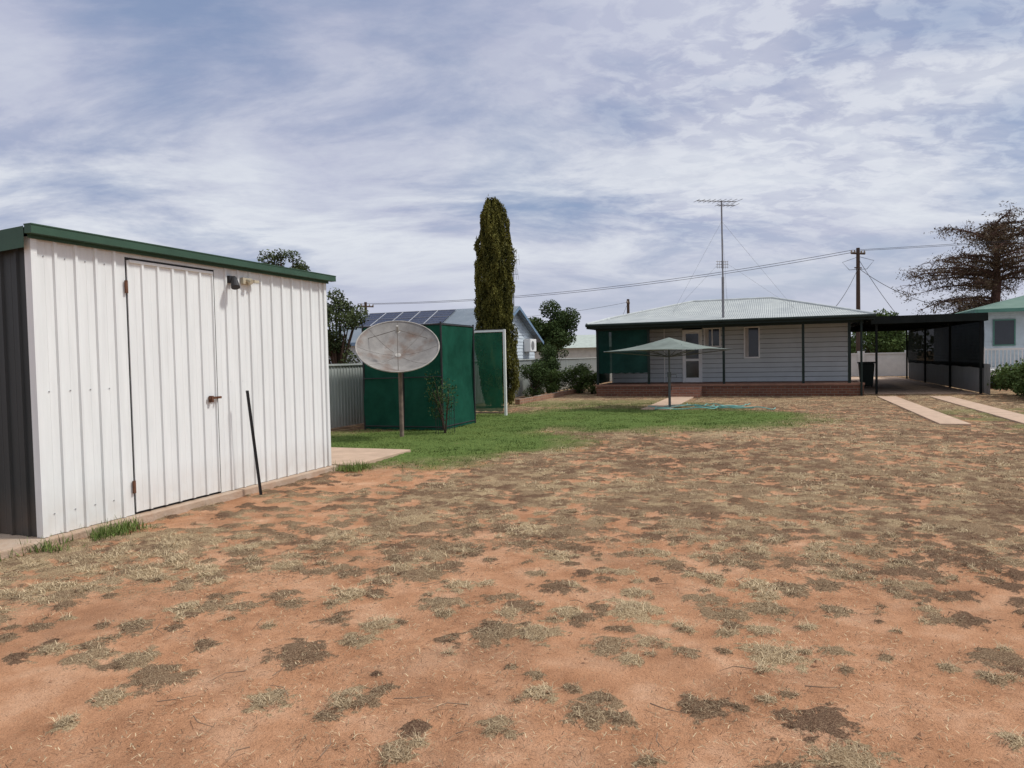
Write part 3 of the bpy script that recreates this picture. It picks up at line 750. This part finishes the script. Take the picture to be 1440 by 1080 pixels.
tree('broadleaf_tree',-13.4,43,4.9,1.6,crown(-13.4,43,3.3,1.65,2.6,30,.65),17000,.16,M_leafd)
tree('small_tree',-13.6,38,2.4,.8,crown(-13.6,38,1.75,.6,1.0,10,.4),3500,.12,M_leafm)
tree('street_tree',2.2,54,6,2,crown(2.2,54,3.6,1.2,1.6,12,.5),5000,.16,M_leafm)
tree('street_tree',-9.5,52,5,2,crown(-9.5,52,4.0,1.1,1.4,10,.45),2500,.16,M_leafm)
tree('street_tree',6.0,52,5,1,crown(6.0,52,2.5,2.2,2.4,22,.8),9000,.18,M_leafm)
tree('street_tree',10.5,50,5,1,crown(10.5,50,2.6,1.6,1.6,14,.6),5000,.16,M_leafm)
# big open conifer on the right
pt=empty('pine_tree',(13.9,58,0)); mb=MB(); tx,ty=13.9,58
tp=[(tx,ty,-.2),(tx+.1,ty,3),(tx+.35,ty,6),(tx+.3,ty,8.3),(tx+.1,ty,10.1)]
mb.tube(tp,[.42,.36,.26,.16,.05],10); LP=[];LS=[]
for i in range(60):
    z=random.uniform(3.0,10.0); f=(z-3.0)/7.0; a=random.uniform(0,6.28); Lb=random.uniform(.5,1)*(5.4 if f<.55 else 5.4-2.4*(f-.55)/.45)
    p=Vector((tx+.25,ty,z)); d=Vector((math.cos(a),math.sin(a),.20+.22*f)); pts=[p]
    for q in range(6):
        p=p+d*Lb/6; d=(d+Vector((random.uniform(-.25,.25),random.uniform(-.25,.25),random.uniform(-.22,.06)))).normalized(); pts.append(p.copy())
    mb.tube(pts,[.10,.08,.065,.05,.035,.025,.012],6)
    for q in range(1,7):
        for _ in range(6):
            dd=Vector((random.gauss(0,1),random.gauss(0,1),random.gauss(-.15,.4))).normalized(); l=random.uniform(.3,1.0)
            e_=pts[q]+dd*l; mb.tube([pts[q],pts[q]+dd*l*.5+Vector((0,0,.08)),e_],[.024,.016,.007],4)
            if random.random()<.72:
                k=20; c=np.array(e_); LP.append(c+RNG.normal(0,1,(k,3))*np.array([.26,.26,.13])-np.array([0,0,.08])); LS.append(RNG.random(k)*.5+.5*random.random())
mb.obj('trunk_and_limbs',mat('pine_bark',(.11,.065,.052),.9,.2,spec=.05),pt)
P=np.concatenate(LP); leaf_mesh('foliage',P,RNG.uniform(.10,.26,len(P)),np.concatenate(LS),mat_leaf('pine_leaf',(.050,.030,.022),(.17,.125,.07)),pt,.30)
C=[];Rr=[]
for i in range(150):
    a=R(random.uniform(-75,75)); d=random.uniform(105,150); C.append((math.sin(a)*d+0,math.cos(a)*d,random.uniform(.3,3.0))); Rr.append(random.uniform(1.6,3.6))
P,s=blob_points(C,Rr,42000); P[:,2]=np.abs(P[:,2]); leaf_mesh('distant_trees',P,RNG.uniform(.4,.9,len(P)),s,M_leafd)

# ---------------------------------------------------------------- neighbour with solar panels
nh=empty('neighbour_house_solar',(-15,29.6,0)); mb=MB()
nx0,nx1,ny0,ny1,nr_=-19.2,-11.0,26.6,32.6,29.6
def wall_boards(mb,a,b_,z0,ztop,n_):
    z=z0
    while z<ztop: mb.face([(a[0]+n_[0]*.02,a[1]+n_[1]*.02,z),(b_[0]+n_[0]*.02,b_[1]+n_[1]*.02,z),(b_[0],b_[1],z+.15),(a[0],a[1],z+.15)]); z+=.15
wall_boards(mb,(nx0,ny0),(nx1,ny0),.3,2.3,(0,-1)); wall_boards(mb,(nx1,ny0),(nx1,ny1),.3,2.3,(1,0))
z=2.4
while z<3.6:
    f=(z-2.4)/1.35; mb.face([(nx1+.02,ny0+3*f,z),(nx1+.02,ny1-3*f,z),(nx1,ny1-3*min(1,f+.11),z+.15),(nx1,ny0+3*min(1,f+.11),z+.15)]); z+=.15
mb.box(nx0,nx1-.01,ny0+.01,ny1,-.1,2.4)
mb.obj('walls',mat('pale_blue_board',(.58,.65,.70),.7,.06),nh)
mb=MB(); ov=.35; zr=3.80; ze=2.36-.08
mb.face([(nx0-.4,ny0-ov,ze),(nx1+ov,ny0-ov,ze),(nx1+ov,nr_,zr),(nx0+.8,nr_,zr)],0); mb.face([(nx1+ov,ny1+ov,ze),(nx0-.4,ny1+ov,ze),(nx0+.8,nr_,zr),(nx1+ov,nr_,zr)],0)
mb.face([(nx0-.4,ny1+ov,ze),(nx0-.4,ny0-ov,ze),(nx0+.8,nr_,zr)],0)
o=mb.obj('roof',mat_corr('blue_grey_roof',(.17,.21,.25),'X',.076,.6,col2=(.23,.27,.31)),nh); s_=o.modifiers.new('s','SOLIDIFY'); s_.thickness=.03
mb=MB()
for (a,b_) in (((nx1+ov+.01,ny0-ov,ze),(nx1+ov+.01,nr_,zr)),((nx1+ov+.01,ny1+ov,ze),(nx1+ov+.01,nr_,zr))):
    a=Vector(a);b_=Vector(b_); dz=Vector((0,0,.14)); dx=Vector((.02,0,0))
    mb.face([a-dz+dx,b_-dz+dx,b_+dx,a+dx])
mb.box(nx0-.4,nx1+ov,ny0-ov-.05,ny0-ov-.004,ze-.1,ze+.04)
mb.obj('barge_boards',mat('blue_trim',(.16,.25,.36),.6),nh)
mb=MB(); 
def onroof(x,f,off=.05):
    y=ny0-ov+(nr_-ny0+ov)*f; z=ze+(zr-ze)*f; return Vector((x,y-off*.42,z+off*.9))
f0,f1=.50,.94; xx=-18.1
for k in range(5):
    for (g0,g1) in ((f0,(f0+f1)/2-.008),((f0+f1)/2+.008,f1)):
        mb.face([onroof(xx,g0),onroof(xx+.87,g0),onroof(xx+.87,g1),onroof(xx,g1)],0)
        for t_ in range(1,3): 
            q=g0+(g1-g0)*t_/3; mb.tube([onroof(xx,q,.055),onroof(xx+.87,q,.055)],.006,4,1)
    mb.tube([onroof(xx-.015,f0,.06),onroof(xx-.015,f1,.06)],.018,4,1); xx+=.90
mb.tube([onroof(-18.12,f0,.06),onroof(xx,f0,.06)],.018,4,1);mb.tube([onroof(-18.12,f1,.06),onroof(xx,f1,.06)],.018,4,1);mb.tube([onroof(-18.12,(f0+f1)/2,.06),onroof(xx,(f0+f1)/2,.06)],.014,4,1)
mb.obj('solar_panels',[mat('solar_glass',(.015,.025,.06),.2,.2),mat('panel_frame',(.45,.47,.5),.4)],nh)
mb=MB(); mb.box(nx1+.03,nx1+.36,31.0,31.85,1.80,2.38); mb.obj('air_conditioner',M_paintw,nh,bevel=.02)
mb=MB(); mb.tube([(nx1+.365,31.32,2.08),(nx1+.37,31.32,2.08)],.21,20); mb.obj('air_conditioner_fan',mat('fan_grille',(.2,.2,.2),.6),nh)
mb=MB(); ax,ay=-10.9,29.6
mb.tube([(ax,ay,3.7),(ax,ay,5.95)],.02,6)
for z,l,sh_ in ((5.85,.9,.0),(5.2,.7,0),(5.45,.5,0)):
    yv=Vector((.937,.35,0))
    mb.tube([Vector((ax,ay,z))-yv*l*.3,Vector((ax,ay,z))+yv*l*.3],.008,5)
    for i in range(6): q=Vector((ax,ay,z))+yv*l*(-.3+.12*i); mb.tube([q-Vector((.02,-.1,.22)),q+Vector((.02,-.1,.22))],.005,4)
mb.obj('roof_antenna',M_dark,nh)

dh=empty('distant_house',(-18,62,0)); mb=MB(); mb.box(-21,-13.2,60,66,0,2.3); mb.obj('walls',mat('cream_wall',(.6,.58,.5),.8),dh)
mb=MB(); mb.face([(-21.4,59.5,2.3),(-12.8,59.5,2.3),(-14.5,63,3.5),(-19.5,63,3.5)]);mb.face([(-12.8,59.5,2.3),(-12.8,66.5,2.3),(-14.5,63,3.5)]);mb.face([(-12.8,66.5,2.3),(-21.4,66.5,2.3),(-19.5,63,3.5),(-14.5,63,3.5)]);mb.face([(-21.4,66.5,2.3),(-21.4,59.5,2.3),(-19.5,63,3.5)])
mb.obj('roof',mat('pale_green_roof',(.42,.47,.42),.6),dh)

# neighbour at right
rh=empty('neighbour_house_green_roof',(12,38,0)); mb=MB(); wall_boards(mb,(8.1,35.0),(18,35.0),.3,3.0,(0,-1)); wall_boards(mb,(8.1,45),(8.1,35),.3,3.0,(-1,0)); mb.box(8.11,18,35.01,45,-.1,3.1)
mb.obj('walls',mat('grey_blue_board',(.48,.54,.56),.7),rh)
mb=MB(); mb.face([(7.75,34.4,3.1),(18.6,34.4,3.1),(14.5,40,4.25),(12,40,4.25)]); mb.face([(7.75,45.6,3.1),(7.75,34.4,3.1),(12,40,4.25)]); mb.face([(18.6,34.4,3.1),(18.6,45.6,3.1),(14.5,40,4.25)]); mb.face([(18.6,45.6,3.1),(7.75,45.6,3.1),(12,40,4.25),(14.5,40,4.25)])
o=mb.obj('roof',mat_corr('green_roof',(.11,.19,.15),'X',.076,.7,col2=(.16,.25,.20)),rh); s_=o.modifiers.new('s','SOLIDIFY'); s_.thickness=.02
mb=MB(); mb.box(7.75,18.6,34.3,34.395,2.98,3.12); mb.box(7.65,7.745,34.3,45.6,2.98,3.12)
for a in (8.45,9.7): 
    mb.box(a,a+.05,34.94,34.97,1.6,2.7); mb.box(a+.75,a+.8,34.94,34.97,1.6,2.7); mb.box(a+.05,a+.75,34.94,34.97,2.65,2.7); mb.box(a+.05,a+.75,34.94,34.97,1.6,1.65)
mb.obj('fascia_and_frames',mat('teal_trim',(.08,.19,.15),.6),rh)
mb=MB()
for a in (8.45,9.7): mb.box(a+.05,a+.75,34.96,34.975,1.65,2.65)
mb.obj('glass',M_glass,rh)
mb=MB(); 
for xx in np.arange(7.2,13,.12): mb.box(xx,xx+.03,31.0,31.02,.76,1.43)
mb.box(7.2,13,30.99,31.03,1.43,1.50); mb.box(7.2,13,30.99,31.03,.72,.76); mb.box(7.2,13,30.9,34.9,.4,.7)
for xx in (7.2,9.3,11.3): mb.box(xx-.04,xx+.04,30.96,31.06,0,1.55)
mb.obj('white_railing',M_paintw,rh)
C=[];Rr=[]
for i in range(75):
    C.append((random.uniform(6.55,8.5),random.uniform(22.8,27.2),random.uniform(.15,.95))); Rr.append(random.uniform(.22,.4))
P,s=blob_points(C,Rr,20000); P[:,2]=np.maximum(P[:,2],.02); leaf_mesh('hedge',P,RNG.uniform(.07,.13,len(P)),s,M_leafm)
mb=MB(); mb.box(1.5,7.6,47,47.2,-.1,1.3); mb.box(1.45,7.65,46.96,47.24,1.3,1.38)
for xx in (2,4.5,7): mb.box(xx,xx+.35,46.9,47.3,-.1,1.5)
mb.obj('front_masonry_fence',mat('painted_masonry',(.62,.62,.60),.8,.08))
mb=MB(); mb.box(-200,200,50.5,57,-.1,.008); mb.obj('street',mat('asphalt',(.06,.058,.056),.9,.2))
# ---------------------------------------------------------------- poles and wires
def power_pole(name,x,y,h,arm=.8,ang=0):
    e=empty(name,(x,y,0)); mb=MB(); mb.tube([(x,y,-.1),(x,y,h)],[.15,.11],10); d=Vector((math.cos(ang),math.sin(ang),0))
    c=Vector((x,y,h-.35))
    mb.tube([c-d*arm,c+d*arm],.06,6); mb.tube([c-Vector((0,0,.9))-d*arm*.5,c-Vector((0,0,.9))+d*arm*.5],.04,6)
    mb.obj('pole_and_crossarm',M_wood_pole,e); mb=MB()
    for f in (-.95,-.5,.5,.95): mb.tube([c+d*arm*f,c+d*arm*f+Vector((0,0,.1)),c+d*arm*f+Vector((0,0,.2))],[.05,.06,.03],8)
    mb.obj('insulators',mat('insulator',(.3,.25,.2),.4),e); return c,d
c1,d1=power_pole('power_pole',4.8,49.9,8.0,.55,R(40)); c2,d2=power_pole('power_pole',-31.2,50,6.3,.7,R(60)); c3,d3=power_pole('power_pole',-11.8,60,6.3,.5,R(90)); c4,d4=power_pole('power_pole',45,49,8.6,.8,R(80))
def wire(mb,a,b_,sag,r=.012,n_=16):
    a=Vector(a);b_=Vector(b_); mb.tube([a.lerp(b_,i/n_)-Vector((0,0,sag*4*(i/n_)*(1-i/n_))) for i in range(n_+1)],r,4)
mb=MB(); up=Vector((0,0,.2))
for f in (-.95,.95): wire(mb,c1+d1*.45*f+up,c2+d2*.7*f+up,.75,.018); wire(mb,c1+d1*.45*f+up,c4+d4*.8*f+up,.3,.014)
wire(mb,c1-Vector((0,0,.9)),(2.3,36,3.3),.25,.014); wire(mb,c1-Vector((0,0,.9)),(8.2,40,3.4),.4,.016)
wire(mb,c1-Vector((0,0,.3)),(7.2,47,2.7),.2,.016)
wire(mb,c3+Vector((0,0,.1)),(-14,64,3.6),.2,.012); wire(mb,c3+Vector((0,0,.1)),(-30,62,5.5),.5,.014)
for s_ in (-1,1):
    mb.tube([c1+Vector((.05,0,-.2)),c1+Vector((s_*.9,0,-.5)),c1+Vector((s_*.5,0,-1.0)),c1+Vector((0,0,-1.0))],.016,4)
mb.obj('power_lines',mat('cable',(.05,.05,.055),.6))

# ---------------------------------------------------------------- WORLD / SKY
SE=R(52); saz=Vector((.93,.30,0)).normalized()
w=bpy.data.worlds.new('World'); scene.world=w; w.use_nodes=True; nt=w.node_tree; N=nt.nodes; L=nt.links; N.clear()
out=N.new('ShaderNodeOutputWorld'); bg=N.new('ShaderNodeBackground'); bg.inputs['Strength'].default_value=.1; L.new(bg.outputs[0],out.inputs[0])
sky=N.new('ShaderNodeTexSky'); sky.sky_type='NISHITA'; sky.sun_disc=False; sky.sun_elevation=SE; sky.sun_rotation=math.atan2(saz.x,saz.y); sky.dust_density=1.5
tc=N.new('ShaderNodeTexCoord'); sp=N.new('ShaderNodeSeparateXYZ'); L.new(tc.outputs['Generated'],sp.inputs[0])
zc=mth('MAXIMUM',sp.outputs['Z'],0.0,False); za=mth('ADD',zc,.22,False)
rx=mth('ADD',mth('MULTIPLY',sp.outputs['X'],.937,False),mth('MULTIPLY',sp.outputs['Y'],.35,False),False)
ry=mth('ADD',mth('MULTIPLY',sp.outputs['X'],-.35,False),mth('MULTIPLY',sp.outputs['Y'],.937,False),False)
uu=mth('DIVIDE',rx,za,False); vv=mth('DIVIDE',ry,za,False)
cb=N.new('ShaderNodeCombineXYZ'); L.new(uu,cb.inputs[0]); L.new(vv,cb.inputs[1])
def wn(sc,det,ro,dist,rot=0,scl=(1,1,1),loc=(0,0,0)):
    mp=N.new('ShaderNodeMapping'); mp.inputs['Rotation'].default_value=(0,0,rot); mp.inputs['Scale'].default_value=scl; mp.inputs['Location'].default_value=loc
    L.new(cb.outputs[0],mp.inputs['Vector'])
    n=N.new('ShaderNodeTexNoise'); n.inputs['Scale'].default_value=sc; n.inputs['Detail'].default_value=det; n.inputs['Roughness'].default_value=ro; n.inputs['Distortion'].default_value=dist
    L.new(mp.outputs[0],n.inputs['Vector']); return n.outputs['Fac']
big=wn(.9,3,.5,.3,R(20),(1,1.1,1),(5.3,1.7,0))
puff=wn(1.7,8,.62,.35,R(-20),(.8,1.3,1),(1,4,0))
fine=wn(10,5,.6,.4,R(25),(1,1.4,1))
gap=ramp(mth('ADD',mth('MULTIPLY',big,.55,False),mth('MULTIPLY',puff,.45,False),False),(.38,(0,0,0)),(.50,(1,1,1)))
base_c=ramp(big,(.36,(3.7,4.0,5.6)),(.62,(5.0,5.3,6.7)))
bandf=ramp(sp.outputs['Z'],(.04,(.35,.35,.35)),(.16,(1,1,1)),(.29,(.62,.62,.62)),(.40,(.18,.18,.18)))
pf=ramp(puff,(.40,(0,0,0)),(.60,(1,1,1)))
cloud=mixc(mth('MULTIPLY',pf,bandf),base_c,rgb(7.6,7.95,8.5))
shade_=ramp(puff,(.60,(0,0,0)),(.74,(.6,.6,.6)))
cloud=mixc(shade_,cloud,rgb(5.2,5.45,6.6))
ripmask=mth('MULTIPLY',ramp(uu,(.0,(.15,.15,.15)),(.6,(1,1,1))),ramp(sp.outputs['Z'],(.08,(0,0,0)),(.2,(1,1,1))))
rip=ramp(fine,(.46,(0,0,0)),(.58,(1,1,1)))
cloud=mixc(mth('MULTIPLY',mth('MULTIPLY',rip,ripmask),.58),cloud,rgb(7.9,8.15,8.7))
blue=mixc(.5,sky.outputs[0],rgb(2.5,3.6,5.9))
skyc=mixc(mth('ADD',mth('MULTIPLY',gap,.70),.27),blue,cloud)
hf=ramp(sp.outputs['Z'],(.0,(.9,.9,.9)),(.07,(.45,.45,.45)),(.20,(0,0,0)))
skyc=mixc(hf,skyc,rgb(6.0,6.25,7.2))
skyc=mixc(ramp(sp.outputs['Z'],(.60,(0,0,0)),(.85,(.85,.85,.85))),skyc,rgb(10.8,10.8,11))
L.new(skyc,bg.inputs['Color'])
sl=bpy.data.lights.new('sun','SUN'); sl.energy=2.6; sl.angle=R(7); sl.color=(1,.97,.92); so_=bpy.data.objects.new('sun',sl); COL.objects.link(so_)
sdir=Vector((saz.x*math.cos(SE),saz.y*math.cos(SE),math.sin(SE))); so_.rotation_euler=sdir.to_track_quat('Z','Y').to_euler()

# ---------------------------------------------------------------- CAMERA
cam=bpy.data.cameras.new('camera'); cam.lens=25; cam.sensor_width=36; cam.clip_end=3000; cam.clip_start=.05
co=bpy.data.objects.new('camera',cam); COL.objects.link(co); scene.camera=co
co.matrix_world=Matrix.Translation((0,0,1.5))@Matrix.Rotation(R(20.5),4,'Z')@Matrix.Rotation(R(90-2.06),4,'X')@Matrix.Rotation(R(-1.2),4,'Z')
scene.view_settings.view_transform='Standard'; scene.view_settings.look='None'; scene.view_settings.exposure=0
